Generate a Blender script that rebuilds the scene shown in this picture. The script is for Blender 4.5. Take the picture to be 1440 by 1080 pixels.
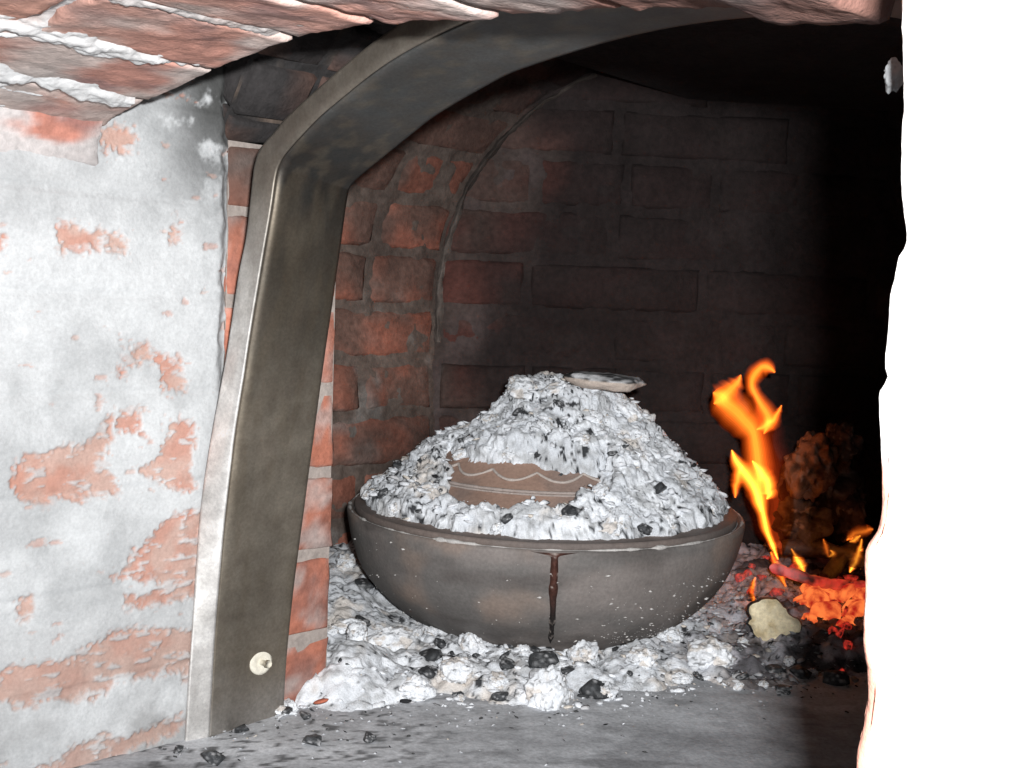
import bpy, bmesh, math, random
import numpy as np
from mathutils import Vector, Matrix

for o in list(bpy.data.objects): bpy.data.objects.remove(o)
SC = bpy.context.scene
COL = SC.collection
random.seed(7)
RNG = np.random.default_rng(7)
Q = math.sqrt(2)

# ------------------------------------------------------------------ camera
CAM_H, PITCH, ROLL, FPX = .35, math.radians(4), math.radians(2), 1520.
FW = np.array([0, math.cos(PITCH), -math.sin(PITCH)])
_r0 = np.array([1., 0, 0]); _u0 = np.array([0, math.sin(PITCH), math.cos(PITCH)])
RT = math.cos(ROLL)*_r0 + math.sin(ROLL)*_u0
UP = -math.sin(ROLL)*_r0 + math.cos(ROLL)*_u0
CP = np.array([0, 0, CAM_H])
cd = bpy.data.cameras.new('camera'); cam = bpy.data.objects.new('camera', cd); COL.objects.link(cam)
cd.sensor_width = 36; cd.lens = 38; cd.clip_start = .01; cd.clip_end = 50
m = Matrix.Identity(4)
for i in range(3):
    m[i][0] = RT[i]; m[i][1] = UP[i]; m[i][2] = -FW[i]; m[i][3] = CP[i]
cam.matrix_world = m
SC.camera = cam

# ------------------------------------------------------------------ light
w = bpy.data.worlds.new('World'); SC.world = w; w.use_nodes = True
bg = w.node_tree.nodes['Background']
bg.inputs[0].default_value = (1, .93, .88, 1); bg.inputs[1].default_value = .022
ld = bpy.data.lights.new('camera_flash', 'AREA'); ld.shape = 'RECTANGLE'; ld.size = .026; ld.size_y = .014
ld.energy = 13.2; ld.color = (.985, .993, 1)
flash = bpy.data.objects.new('camera_flash', ld); COL.objects.link(flash)
FL = np.array([.03, -.01, .388])
flash.location = FL
flash.rotation_euler = (math.radians(86), 0, 0)
vs = SC.view_settings
vs.view_transform = 'Standard'; vs.look = 'None'; vs.exposure = 0; vs.gamma = 1; vs.use_curve_mapping = False

# ------------------------------------------------------------------ measuring helpers
def ray(x, y): return FW + RT*(x-720)/FPX - UP*(y-540)/FPX
def onp(x, y, n, k):
    d = ray(x, y); n = np.array(n, float); return CP + d*((k - n@CP)/(n@d))
def floorp(x, y, z=0.): return onp(x, y, (0, 0, 1), z)
def depthp(x, y, d): return onp(x, y, (0, 1, 0), d)
# oven mouth frame: s runs across the mouth, t runs into the oven
def W(s, t, z):
    s, t, z = np.broadcast_arrays(np.asarray(s, float), np.asarray(t, float), np.asarray(z, float))
    return np.stack([-.301 + (s+t)/Q, .789 + (t-s)/Q, z], -1)
def st(p): return (p[0]-p[1]+1.09)/Q, (p[0]+p[1]-.488)/Q, p[2]

# ------------------------------------------------------------------ noise
def _hash(ix, iy, iz, seed):
    h = (ix.astype(np.int64)*374761393 + iy.astype(np.int64)*668265263 + iz.astype(np.int64)*2147483647 + seed*974634777) & 0xFFFFFFFF
    h = ((h ^ (h >> 13))*1274126177) & 0xFFFFFFFF
    h = ((h ^ (h >> 16))*2246822519) & 0xFFFFFFFF
    return ((h ^ (h >> 15)) & 0xFFFFFF)/float(0xFFFFFF)
def vn(p, seed=0):
    p = np.asarray(p, float); i = np.floor(p); f = p-i; f = f*f*f*(f*(f*6-15)+10); i = i.astype(np.int64)
    r = 0
    for a in (0, 1):
        for b in (0, 1):
            for c in (0, 1):
                wgt = (f[..., 0] if a else 1-f[..., 0])*(f[..., 1] if b else 1-f[..., 1])*(f[..., 2] if c else 1-f[..., 2])
                r = r + wgt*_hash(i[..., 0]+a, i[..., 1]+b, i[..., 2]+c, seed)
    return r
def fbm(p, oct=4, seed=0, gain=.5):
    p = np.asarray(p, float); a = 1; s = 0; n = 0
    for k in range(oct):
        s = s + a*vn(p*2**k + 17.3*k, seed+k); n += a; a *= gain
    return s/n
def worley(p, seed=0, planar=False):
    p = np.asarray(p, float); i = np.floor(p).astype(np.int64)
    best = np.full(p.shape[:-1], 9.); bid = np.zeros(p.shape[:-1])
    for a in (-1, 0, 1):
        for b in (-1, 0, 1):
            for c in ((0,) if planar else (-1, 0, 1)):
                x, y, z = i[..., 0]+a, i[..., 1]+b, i[..., 2]+c
                q = np.stack([x+_hash(x, y, z, seed), y+_hash(x, y, z, seed+1), z+_hash(x, y, z, seed+2)], -1)
                d = np.sqrt(((q-p)**2).sum(-1)); sel = d < best
                best = np.where(sel, d, best); bid = np.where(sel, _hash(x, y, z, seed+3), bid)
    return best, bid
def sstep(a, b, x):
    t = np.clip((np.asarray(x, float)-a)/(b-a), 0, 1); return t*t*(3-2*t)
def lerp(a, b, t):
    t = np.asarray(t)[..., None]; return np.asarray(a)*(1-t) + np.asarray(b)*t
def inpoly(x, y, poly):
    r = np.zeros(x.shape, bool); n = len(poly)
    for k in range(n):
        x0, y0 = poly[k]; x1, y1 = poly[(k+1) % n]
        c = ((y0 > y) != (y1 > y))
        with np.errstate(divide='ignore', invalid='ignore'):
            xi = (x1-x0)*(y-y0)/((y1-y0) if y1 != y0 else 1e-9) + x0
        r ^= c & (x < xi)
    return r

# ------------------------------------------------------------------ mesh helpers
def mesh(name, V, F, tint=None, smooth=True):
    V = np.asarray(V, np.float32).reshape(-1, 3)
    me = bpy.data.meshes.new(name)
    if isinstance(F, np.ndarray):
        n, k = F.shape
        me.vertices.add(len(V)); me.vertices.foreach_set('co', V.ravel())
        me.loops.add(n*k); me.loops.foreach_set('vertex_index', F.astype(np.int32).ravel())
        me.polygons.add(n); me.polygons.foreach_set('loop_start', np.arange(0, n*k, k, dtype=np.int32))
        me.polygons.foreach_set('loop_total', np.full(n, k, np.int32))
        me.update(calc_edges=True)
    else:
        me.from_pydata(V.tolist(), [], F); me.update()
    if smooth: me.polygons.foreach_set('use_smooth', np.ones(len(me.polygons), bool))
    if tint is not None:
        a = me.color_attributes.new('tint', 'FLOAT_COLOR', 'POINT')
        c = np.ones((len(V), 4), np.float32); c[:, :3] = np.asarray(tint).reshape(-1, 3) if np.ndim(tint) > 1 else np.asarray(tint)
        a.data.foreach_set('color', c.ravel())
    return me
def grid_faces(n, m_, close_m=False):
    i, j = np.meshgrid(np.arange(n-1), np.arange(m_ if close_m else m_-1), indexing='ij')
    j2 = (j+1) % m_
    return np.stack([i*m_+j, (i+1)*m_+j, (i+1)*m_+j2, i*m_+j2], -1).reshape(-1, 4)
def obj(name, V, F, mat, parent=None, loc=None, tint=None, smooth=True, label=None, cat=None, group=None, kind=None):
    V = np.asarray(V, float).reshape(-1, 3)
    base = np.array(parent.get('_b', (0, 0, 0))) if parent is not None else np.array(loc if loc is not None else (0, 0, 0), float)
    me = mesh(name, V-base, F, tint, smooth)
    o = bpy.data.objects.new(name, me); COL.objects.link(o)
    if mat: me.materials.append(mat)
    if parent is not None:
        o.parent = parent; o['_b'] = list(base)
    else:
        o.location = base; o['_b'] = list(base)
    tag(o, label, cat, group, kind)
    return o
def tag(o, label=None, cat=None, group=None, kind=None):
    if label: o['label'] = label
    if cat: o['category'] = cat
    if group: o['group'] = group
    if kind: o['kind'] = kind
def thing(name, loc, label, cat, group=None):
    o = bpy.data.objects.new(name, None); COL.objects.link(o); o.location = loc; o['_b'] = list(map(float, loc))
    o.empty_display_size = .02
    tag(o, label, cat, group); return o
def tube(path, rad, n=12, flat=1., flat_dir=(0, 1, 0), caps=True):
    path = np.asarray(path, float); N = len(path); rad = np.broadcast_to(np.asarray(rad, float), (N,))
    fd = np.asarray(flat_dir, float); V = []
    for k in range(N):
        tg = path[min(k+1, N-1)] - path[max(k-1, 0)]; tg /= np.linalg.norm(tg)+1e-9
        a = np.cross(tg, fd); a /= np.linalg.norm(a)+1e-9; b = np.cross(tg, a)
        th = np.arange(n)*2*math.pi/n
        V.append(path[k] + rad[k]*(np.cos(th)[:, None]*a + flat*np.sin(th)[:, None]*b))
    V = np.array(V).reshape(-1, 3); F = grid_faces(N, n, True).tolist()
    if caps: F += [list(range(n))[::-1], [(N-1)*n+k for k in range(n)]]
    return V, F
def spline(pts, n):
    P = np.asarray(pts, float); k = len(P)
    tt = np.linspace(0, k-1, n); out = []
    for t in tt:
        i = min(int(t), k-2); f = t-i
        p0, p1, p2, p3 = P[max(i-1, 0)], P[i], P[i+1], P[min(i+2, k-1)]
        out.append(.5*((2*p1) + (-p0+p2)*f + (2*p0-5*p1+4*p2-p3)*f*f + (-p0+3*p1-3*p2+p3)*f**3))
    return np.array(out)
def ico(sub):
    bm = bmesh.new(); bmesh.ops.create_icosphere(bm, subdivisions=sub, radius=1)
    V = np.array([v.co[:] for v in bm.verts]); F = np.array([[v.index for v in f.verts] for f in bm.faces]); bm.free(); return V, F

# ------------------------------------------------------------------ materials
def mat(name, base=(.5, .5, .5), attr=False, rough=.9, metal=0., spec=.25, var=(), bump=(), emit=None, rvar=None):
    M = bpy.data.materials.new(name); M.use_nodes = True; nt = M.node_tree; N = nt.nodes; L = nt.links
    b = N['Principled BSDF']
    tc = N.new('ShaderNodeTexCoord')
    if attr:
        at = N.new('ShaderNodeAttribute'); at.attribute_name = 'tint'; col = at.outputs['Color']
    else:
        rgb = N.new('ShaderNodeRGB'); rgb.outputs[0].default_value = (*base, 1); col = rgb.outputs[0]
    for (sc, amt, det, c2) in var:
        no = N.new('ShaderNodeTexNoise'); no.inputs['Scale'].default_value = sc; no.inputs['Detail'].default_value = det
        no.inputs['Roughness'].default_value = .62
        L.new(tc.outputs['Object'], no.inputs['Vector'])
        mr = N.new('ShaderNodeMapRange'); mr.inputs[1].default_value = .32; mr.inputs[2].default_value = .68
        L.new(no.outputs[0], mr.inputs[0])
        if c2 is None:
            mr.inputs[3].default_value = 1-amt; mr.inputs[4].default_value = 1+amt
            mx = N.new('ShaderNodeVectorMath'); mx.operation = 'SCALE'
            L.new(col, mx.inputs[0]); L.new(mr.outputs[0], mx.inputs['Scale']); col = mx.outputs[0]
        else:
            mr.inputs[3].default_value = 0; mr.inputs[4].default_value = amt
            mx = N.new('ShaderNodeMix'); mx.data_type = 'RGBA'; mx.inputs[7].default_value = (*c2, 1)
            L.new(mr.outputs[0], mx.inputs[0]); L.new(col, mx.inputs[6]); col = mx.outputs[2]
    L.new(col, b.inputs['Base Color'])
    b.inputs['Roughness'].default_value = rough; b.inputs['Metallic'].default_value = metal
    b.inputs['Specular IOR Level'].default_value = spec
    if rvar:
        no = N.new('ShaderNodeTexNoise'); no.inputs['Scale'].default_value = rvar[0]; no.inputs['Detail'].default_value = 5
        mp = N.new('ShaderNodeMapping'); mp.inputs['Scale'].default_value = rvar[3] if len(rvar) > 3 else (1, 1, 1)
        L.new(tc.outputs['Object'], mp.inputs[0]); L.new(mp.outputs[0], no.inputs['Vector'])
        mr = N.new('ShaderNodeMapRange'); mr.inputs[1].default_value = .3; mr.inputs[2].default_value = .7
        mr.inputs[3].default_value = rvar[1]; mr.inputs[4].default_value = rvar[2]
        L.new(no.outputs[0], mr.inputs[0]); L.new(mr.outputs[0], b.inputs['Roughness'])
    prev = None
    for (sc, strength, dist) in bump:
        no = N.new('ShaderNodeTexNoise'); no.inputs['Scale'].default_value = sc; no.inputs['Detail'].default_value = 3
        no.inputs['Roughness'].default_value = .65
        L.new(tc.outputs['Object'], no.inputs['Vector'])
        bp = N.new('ShaderNodeBump'); bp.inputs['Strength'].default_value = strength; bp.inputs['Distance'].default_value = dist
        L.new(no.outputs[0], bp.inputs['Height'])
        if prev: L.new(prev.outputs[0], bp.inputs['Normal'])
        prev = bp
    if prev: L.new(prev.outputs[0], b.inputs['Normal'])
    if emit:
        (c0, c1, stren, sc) = emit
        no = N.new('ShaderNodeTexNoise'); no.inputs['Scale'].default_value = sc; no.inputs['Detail'].default_value = 5
        L.new(tc.outputs['Object'], no.inputs['Vector'])
        cr = N.new('ShaderNodeValToRGB'); cr.color_ramp.elements[0].position = .38; cr.color_ramp.elements[1].position = .62
        cr.color_ramp.elements[0].color = (*c0, 1); cr.color_ramp.elements[1].color = (*c1, 1)
        L.new(no.outputs[0], cr.inputs[0]); L.new(cr.outputs[0], b.inputs['Emission Color'])
        b.inputs['Emission Strength'].default_value = stren
    return M
M_wash = mat('whitewash', attr=True, rough=.93, var=[(60, .07, 5, None), (420, .08, 3, None)], bump=[(45, .28, .005), (240, .32, .002)])
M_brick = mat('brick_face', attr=True, rough=.92, var=[(28, .16, 5, None), (170, .16, 4, None)], bump=[(90, .45, .003), (420, .4, .0012)])
M_soot = mat('sooty_brick', attr=True, rough=.88, spec=.3, var=[(16, .28, 6, None), (120, .25, 4, None)], bump=[(60, .55, .005), (320, .45, .0015)])
M_ash = mat('ash', attr=True, rough=1., spec=.1, var=[(150, .10, 5, None), (700, .12, 3, None)], bump=[(260, .5, .003), (900, .5, .001)])
M_coal = mat('charcoal', attr=True, rough=.5, spec=.4, var=[(200, .4, 5, None), (90, .14, 5, (.3, .32, .34))], bump=[(240, .6, .002)])
M_floor = mat('hearth_stone', attr=True, rough=.85, spec=.3, var=[(35, .18, 6, None), (260, .18, 4, None)], bump=[(60, .3, .003), (420, .35, .001)])
M_clay = mat('smoked_clay', attr=True, rough=.75, spec=.2, var=[(22, .12, 6, None), (300, .12, 3, None)], bump=[(40, .16, .003), (160, .2, .0015), (450, .25, .0008)], rvar=(18, .62, .85))
M_metal = mat('dull_sheet_metal', attr=True, rough=.5, metal=.75, var=[(14, .25, 6, None), (60, .38, 6, (.10, .075, .055)), (420, .12, 3, None)], bump=[(20, .12, .003), (160, .05, .0012), (500, .05, .0005)], rvar=(16, .40, .64, (1, 1, .25)))
M_drip = mat('baked_drip', attr=True, rough=.7, spec=.3, var=[(180, .4, 4, None)], bump=[(260, .7, .002)])
M_wood = mat('wood', attr=True, rough=.9, var=[(50, .18, 5, None), (260, .15, 4, None)], bump=[(70, .6, .004), (320, .5, .0015)])
M_ember = mat('ember', base=(.07, .035, .03), rough=.95, emit=((.38, .012, .008), (1, .21, .05), 1.1, 60), bump=[(120, .5, .003)])
M_ember_dim = mat('dim_ember', attr=True, rough=.95, emit=((0, 0, 0), (.9, .05, .03), .55, 70), bump=[(150, .5, .003)])

def vol(name, color, strength):
    M = bpy.data.materials.new(name); M.use_nodes = True; nt = M.node_tree
    nt.nodes.remove(nt.nodes['Principled BSDF']); out = nt.nodes['Material Output']
    e = nt.nodes.new('ShaderNodeEmission'); e.inputs[0].default_value = (*color, 1); e.inputs[1].default_value = strength
    nt.links.new(e.outputs[0], out.inputs['Volume']); return M

# ------------------------------------------------------------------ brick piece on a surface f(u,v,w)
def brick_piece(f, u0, u1, v0, v1, depth, seed, nu=5, nv=3, rnd=.003, rough=.0012, uni=1., colour=None):
    rg = np.random.default_rng(seed)
    uu = np.concatenate([[u0], np.linspace(u0+rnd*1.2, u1-rnd*1.2, nu), [u1]])
    vv = np.concatenate([[v0], np.linspace(v0+rnd*1.2, v1-rnd*1.2, nv), [v1]])
    n, k = len(uu), len(vv)
    U, Vv = np.meshgrid(uu, vv, indexing='ij'); Wd = np.zeros_like(U)
    pn = np.stack([U*uni, Vv*uni, np.full_like(U, seed*3.7)], -1)
    edge = np.zeros_like(U, bool); edge[0] = edge[-1] = True; edge[:, 0] = edge[:, -1] = True
    Wd += (fbm(pn*38, 3, seed)-.5)*rough*5
    Wd += np.where(edge, rnd*(.6+.9*fbm(pn*60, 2, seed+5)), 0)
    ju = (fbm(pn*55, 3, seed+9)-.5)*.006; jv = (fbm(pn*55, 3, seed+11)-.5)*.006
    U = U + np.where(edge, ju, 0); Vv = Vv + np.where(edge, jv, 0)
    tu, tv = rg.normal(0, .012, 2)
    Wd += (U-(u0+u1)/2)*tu + (Vv-(v0+v1)/2)*tv + rg.normal(0, rough)
    top = f(U, Vv, Wd).reshape(-1, 3)
    ring = [(i, 0) for i in range(n)] + [(n-1, j) for j in range(1, k)] + [(i, k-1) for i in range(n-2, -1, -1)] + [(0, j) for j in range(k-2, 0, -1)]
    rid = [i*k+j for i, j in ring]
    rU = np.array([U[i, j] for i, j in ring]); rV = np.array([Vv[i, j] for i, j in ring])
    back = f(rU, rV, np.full(len(ring), depth))
    V = np.concatenate([top, back]); F = grid_faces(n, k).tolist()
    R = len(rid)
    for a in range(R):
        b = (a+1) % R
        F.append([rid[b], rid[a], n*k+a, n*k+b])
    F.append([n*k+a for a in range(R)])
    return V, F

# =================================================================== LARGE STRUCTURE
# ---- hearth floor
def floor_z(x, y):
    p = np.stack([x, y, np.zeros_like(x)], -1)
    return (fbm(p*18, 3, 40)-.5)*.004
gx = np.linspace(-.75, 1.05, 420); gy = np.concatenate([np.linspace(.1, .74, 30), np.linspace(.745, 1.15, 200), np.linspace(1.16, 1.95, 60)])
X, Y = np.meshgrid(gx, gy, indexing='ij')
Z = floor_z(X, Y)
P3 = np.stack([X, Y, Z], -1)
n1 = fbm(P3*np.array([6, 26, 1]), 5, 41); n2 = fbm(P3*60, 4, 44)
c = lerp((.29, .295, .31), (.42, .43, .45), sstep(.35, .66, n1*.6+n2*.4))
c = lerp(c, (.14, .14, .145), sstep(.56, .70, fbm(P3*np.array([20, 60, 1]), 5, 47))*.55)
dust = sstep(-.02, -.24, X + (fbm(P3*12, 4, 48)-.5)*.2)*sstep(.42, .56, fbm(P3*28, 5, 49)+.1)
dust = np.maximum(dust, sstep(.10, .0, np.interp(X, [-.32, -.25, -.20, -.12, .05, .12, .20, .34, .6], [.80, .87, .895, .915, .925, .945, .985, 1.02, 1.04])-Y + (fbm(P3*30, 4, 50)-.5)*.10)*.75)
c = lerp(c, (.56, .575, .60), dust*.75)
grit = sstep(.60, .68, fbm(P3*np.array([120, 170, 1]), 3, 51))*sstep(.05, -.15, X)
c = lerp(c, (.07, .07, .072), grit*.85)
obj('hearth_floor', P3, grid_faces(*X.shape), M_floor, tint=c.reshape(-1, 3), kind='structure')

# ---- whitewashed reveal on the left of the mouth (plane s = 0)
def jamb_st(px, py):
    s, t, z = st(onp(px, py, (1, -1, 0), -1.09)); return t, z
PATCH = [
 [(88, 312), (120, 312), (140, 330), (175, 340), (172, 356), (95, 356)],
 [(243, 305), (256, 318), (255, 335), (240, 340)],
 [(165, 492), (190, 488), (218, 498), (212, 512), (178, 508)], [(166, 512), (178, 516), (176, 530), (166, 527)],
 [(218, 505), (252, 502), (256, 540), (232, 548)],
 [(5, 662), (40, 640), (62, 640), (85, 618), (118, 622), (138, 592), (160, 582), (160, 615), (148, 632), (166, 680), (165, 702), (100, 700), (60, 714), (25, 692)],
 [(168, 586), (203, 580), (204, 606), (170, 612)],
 [(236, 584), (274, 590), (272, 680), (240, 690), (198, 656), (218, 640), (232, 610)],
 [(232, 728), (294, 712), (277, 832), (180, 860), (178, 840), (220, 822), (222, 808), (152, 812)],
 [(0, 940), (95, 925), (150, 890), (200, 886), (275, 880), (264, 940), (200, 948), (110, 985), (0, 992)],
 [(40, 1085), (100, 1052), (250, 1004), (256, 1022), (120, 1085)],
 [(272, 858), (282, 858), (262, 962), (252, 955)],
 [(140, 175), (185, 180), (190, 205), (150, 222)],
 [(18, 850), (45, 835), (40, 870), (20, 880)], [(-40, 320), (4, 325), (2, 350), (-40, 350)],
]
PATCH = [[jamb_st(*p) for p in poly] for poly in PATCH]
tt = np.linspace(-.17, .103, 240); zz = np.linspace(-.01, .57, 480)
T, Zj = np.meshgrid(tt, zz, indexing='ij')
pj = np.stack([T, Zj, 0*T], -1)
wx = (fbm(pj*55, 4, 3)-.5)*.016; wy = (fbm(pj*55, 4, 13)-.5)*.016
wx2 = (vn(pj*420, 31)-.5)*.007; wy2 = (vn(pj*420, 37)-.5)*.007
peel = np.zeros_like(T)
for poly in PATCH:
    a = np.zeros_like(T)
    for k in range(4):
        ox, oy = [(0, 0), (.002, .001), (-.001, .002), (.0005, -.002)][k]
        a += inpoly(T+wx+wx2+ox, Zj+wy+wy2+oy, poly)
    peel = np.maximum(peel, a/4)
# whitewash left behind inside the peeled patches as thin scratches, and specks elsewhere
scr = fbm(pj*np.array([90, 240, 1]), 4, 61)
peel *= 1 - .75*sstep(.60, .70, scr)
peel = np.maximum(peel, sstep(.745, .79, fbm(pj*np.array([60, 110, 1]), 5, 71))*.6)
low = sstep(.17, .02, Zj)
soot = sstep(.38, .50, Zj)*sstep(.015, .085, T)
dirt = fbm(pj*14, 5, 81)
cw = lerp((.515, .525, .53), (.40, .408, .412), sstep(.42, .68, dirt))
cw = lerp(cw, (.30, .30, .30), low*sstep(.25, .6, fbm(pj*22, 4, 83))*.85)
cw = lerp(cw, (.05, .05, .048), np.clip(soot*sstep(.40, .60, fbm(pj*60, 5, 85, .6)+.16*sstep(.40, .5, Zj)), 0, 1)*.95)
brk = lerp((.44, .19, .125), (.46, .28, .22), sstep(.3,.7,fbm(pj*60, 4, 91)))
brk = lerp(brk, (.34, .24, .20), low*.6)
cj = lerp(cw, brk, peel*.82)
course = np.abs(((Zj+.012) % .0725) - .036)          # courses just telegraph through the wash
Hj = (1-peel)*.0026 + (fbm(pj*26, 4, 95)-.5)*.006 + (fbm(pj*9, 3, 97)-.5)*.008 - .0012*sstep(.031, .036, course)
edgef = sstep(.092, .103, T + (fbm(pj*70, 3, 99)-.5)*.006)
Vj = W(Hj - edgef*.008, T + (fbm(pj*45, 3, 98)-.5)*.006*sstep(.08, .1, T), Zj)
jamb = obj('whitewashed_wall', Vj.reshape(-1, 3), grid_faces(*T.shape), M_wash, tint=cj.reshape(-1, 3),
           label='white limewashed side wall of the oven mouth, flaking to red brick', cat='wall')
# its masonry core, so that it is a wall with thickness
def box(s0, s1, t0, t1, z0, z1):
    V = [W(s, t, z) for z in (z0, z1) for s, t in ((s0, t0), (s1, t0), (s1, t1), (s0, t1))]
    return np.array(V), [[0, 3, 2, 1], [4, 5, 6, 7], [0, 1, 5, 4], [1, 2, 6, 5], [2, 3, 7, 6], [3, 0, 4, 7]]
V, F = box(-.13, -.016, -.17, .095, -.01, .57); obj('masonry_core', V, F, M_brick, parent=jamb, tint=(.4, .2, .14))

# ---- brick jamb behind the metal frame (s = 0, t .10 - .21)
dj = thing('brick_jamb', W(-.02, .15, 0), 'narrow red brick jamb standing behind the leaning metal frame', 'jamb')
def f_jamb(u, v, w_): return W(-.004 - w_, u, v)
def f_jend(u, v, w_): return W(-u, .211 - w_, v)
V, F = box(-.12, -.0050, .104, .2100, -.01, .475)
obj('mortar', V, F, M_brick, parent=dj, tint=(.36, .31, .28), smooth=False)
def brick_tint(V, base, seed, ash=0.):
    b = np.array(base)*(1+RNG.normal(0, .08))
    c = lerp(np.broadcast_to(b, (len(V), 3)), b*np.array([.62, .7, .8]), sstep(.45, .7, fbm(V*40, 3, seed)))
    if ash: c = lerp(c, (.45, .43, .41), sstep(.42, .7, fbm(V*55, 4, seed+3))*ash)
    return c
z0 = -.01; k = 0
while z0 < .46:
    z1 = min(z0 + .063, .472)
    for (a, b) in (((.104, .2105),) if k % 2 == 0 else ((.104, .148), (.157, .2105))):
        V, F = brick_piece(f_jamb, a, b, z0, z1, .03, 300+k*3+int(a*100), 14, 9, rnd=.0016, rough=.0006)
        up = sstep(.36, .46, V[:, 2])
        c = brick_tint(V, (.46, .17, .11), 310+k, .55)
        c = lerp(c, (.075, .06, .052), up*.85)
        obj('brick', V, F, M_brick, parent=dj, tint=c)
    z0 += .0725; k += 1
# ledge and sooty vault that springs from the jamb over the metal frame
sv = thing('mouth_vault', W(.3, .16, .5), 'soot blackened vault over the oven mouth, above the metal arch', 'vault')
prof = spline([(-.03, .474), (.0, .478), (.05, .535), (.12, .585), (.22, .615), (.36, .63), (.5, .615), (.6, .58), (.68, .52), (.70, .45), (.70, -.01)], 60)
def f_vault(u, v, w_):
    i = np.clip(u, 0, 1)*(len(prof)-1); a = np.floor(i).astype(int); a = np.minimum(a, len(prof)-2); fr = (i-a)[..., None]
    p = prof[a]*(1-fr)+prof[a+1]*fr; d = prof[a+1]-prof[a]; d = d/np.linalg.norm(d, axis=-1, keepdims=True)
    return W(p[..., 0] - d[..., 1]*w_, v, p[..., 1] + d[..., 0]*w_)
U, Vv = np.meshgrid(np.linspace(0, 1, 160), np.linspace(.095, .22, 40), indexing='ij')
pv = np.stack([U*1.3, Vv, 0*U], -1)
wv = (fbm(pv*40, 4, 140)-.5)*.01 + .004
V = f_vault(U, Vv, wv).reshape(-1, 3)
c = lerp((.03, .028, .028), (.10, .075, .06), sstep(.5, .75, fbm(V*30, 4, 143)))
obj('mortar', V, grid_faces(*U.shape), M_soot, parent=sv, tint=c)
for k in range(15):
    u0 = .012 + k*.0605
    for j, (a, b) in enumerate(((.098, .155), (.163, .218))):
        V, F = brick_piece(f_vault, u0, u0+.052, a, b, .05, 160+k*2+j, 3, 3, rough=.0015)
        c = lerp((.032, .029, .029), (.10, .058, .046), sstep(.5, .75, fbm(V*25, 4, 150+k)))
        obj('brick', V, F, M_soot, parent=sv, tint=c)

# ---- front brick arch (soffit seen from below)
_as = np.linspace(-.3, .8, 45)
_az = np.interp(_as, [-.3, -.1, -.006, .066, .164, .255, .325, .417, .48, .525, .559, .591, .8], [.385, .448, .472, .485, .4955, .4975, .494, .483, .4755, .469, .463, .457, .42])-.004
_az = np.convolve(np.pad(_az, 1, mode='edge'), [.25, .5, .25], 'valid')
def az(s): return np.interp(s, _as, _az)
fa = thing('front_arch', W(.26, -.1, .5), 'red brick arch across the top of the oven mouth, mortar smeared white', 'arch')
def f_arch(u, v, w_):
    n = (u-.26)/1.2
    return W(u + n*w_, v, az(u) + w_)
JS = [-.175, -.09, -.008, .068, .160, .252, .328, .414, .485, .545, .602]
for k in range(len(JS)-1):
    a, b = JS[k]+.004, JS[k+1]-.005
    e = RNG.uniform(-.005, .003)
    spl = [(-.26, e)] if k % 2 else [(-.26, -.118+e), (-.108+e, e)]
    for j, (t0, t1) in enumerate(spl):
        V, F = brick_piece(f_arch, a, b, t0, t1, .11, 400+k*3+j, 22, 44, rnd=.0016, rough=.0006)
        pb = V*np.array([1, 1, 0]); V = V + np.array([0, 0, 1])*((fbm(pb*150, 3, 405)-.5)*.0016 + (fbm(pb*60, 3, 407)-.5)*.002)[:, None]
        base = [(.52, .245, .175), (.46, .23, .18), (.53, .25, .175), (.48, .24, .19)][(k+j) % 4]
        c = brick_tint(V, base, 420+k)
        wsh = sstep(.46, .66, fbm(V*np.array([16, 16, 16]), 5, 440) + .25*sstep(.20, .34, -st(V.T)[1]+.0)*0 + .10*sstep(.30, .0, st(V.T)[0]))
        c = lerp(c, (.50, .46, .43), wsh*.75)
        c = lerp(c, (.48, .32, .27), sstep(.5, .7, fbm(V*9, 3, 450))*.35)
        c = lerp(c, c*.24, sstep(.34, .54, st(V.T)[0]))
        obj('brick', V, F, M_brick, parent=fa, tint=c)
def f_spr(u, v, w_):
    return W(.0025 + .010*np.clip((u-.435)/.04, -.2, 1.2)**2 - w_, v, u)
for j, (t0, t1) in enumerate(((-.17, -.004),)):
    z_lo = .441
    V, F = brick_piece(f_spr, z_lo, .474, t0, t1, .03, 480+j, 12, 30, rnd=.002, rough=.0008)
    c = lerp(brick_tint(V, (.46, .2, .15), 485+j), (.47, .46, .455), sstep(.36, .52, fbm(V*24, 5, 488)+.22*sstep(.462, .447, V[:, 2]))*.9)
    obj('brick', V, F, M_brick, parent=fa, tint=c)
U, Vv = np.meshgrid(np.linspace(-.18, .60, 560), np.linspace(-.26, -.012, 200), indexing='ij')
pm = np.stack([U, Vv, 0*U], -1)
jd = np.min(np.abs(U[..., None]-np.array(JS)+.0005), -1)
left = sstep(.36, .12, U)
bul = sstep(.47, .60, fbm(pm*np.array([34, 16, 1]), 4, 460)+.12*left)*left
wm = .004 - bul*(.0085*np.exp(-(jd/(.006+.014*bul))**2)) + (fbm(pm*90, 5, 462, .62)-.5)*.007
Vm = f_arch(U, Vv, wm).reshape(-1, 3)
cm = lerp((.32, .27, .25), (.56, .56, .56), (bul*.8+.2*left).ravel())
cm = lerp(cm, (.45, .3, .25), sstep(.5, .7, fbm(Vm*40, 4, 466))*.5*(1-bul.ravel()))
obj('mortar', Vm, grid_faces(*U.shape), M_wash, parent=fa, tint=cm)
V, F = box(-.2, .60, -.26, -.014, .56, .70); obj('masonry_core', V, F, M_brick, parent=fa, tint=(.3, .15, .1))

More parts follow.
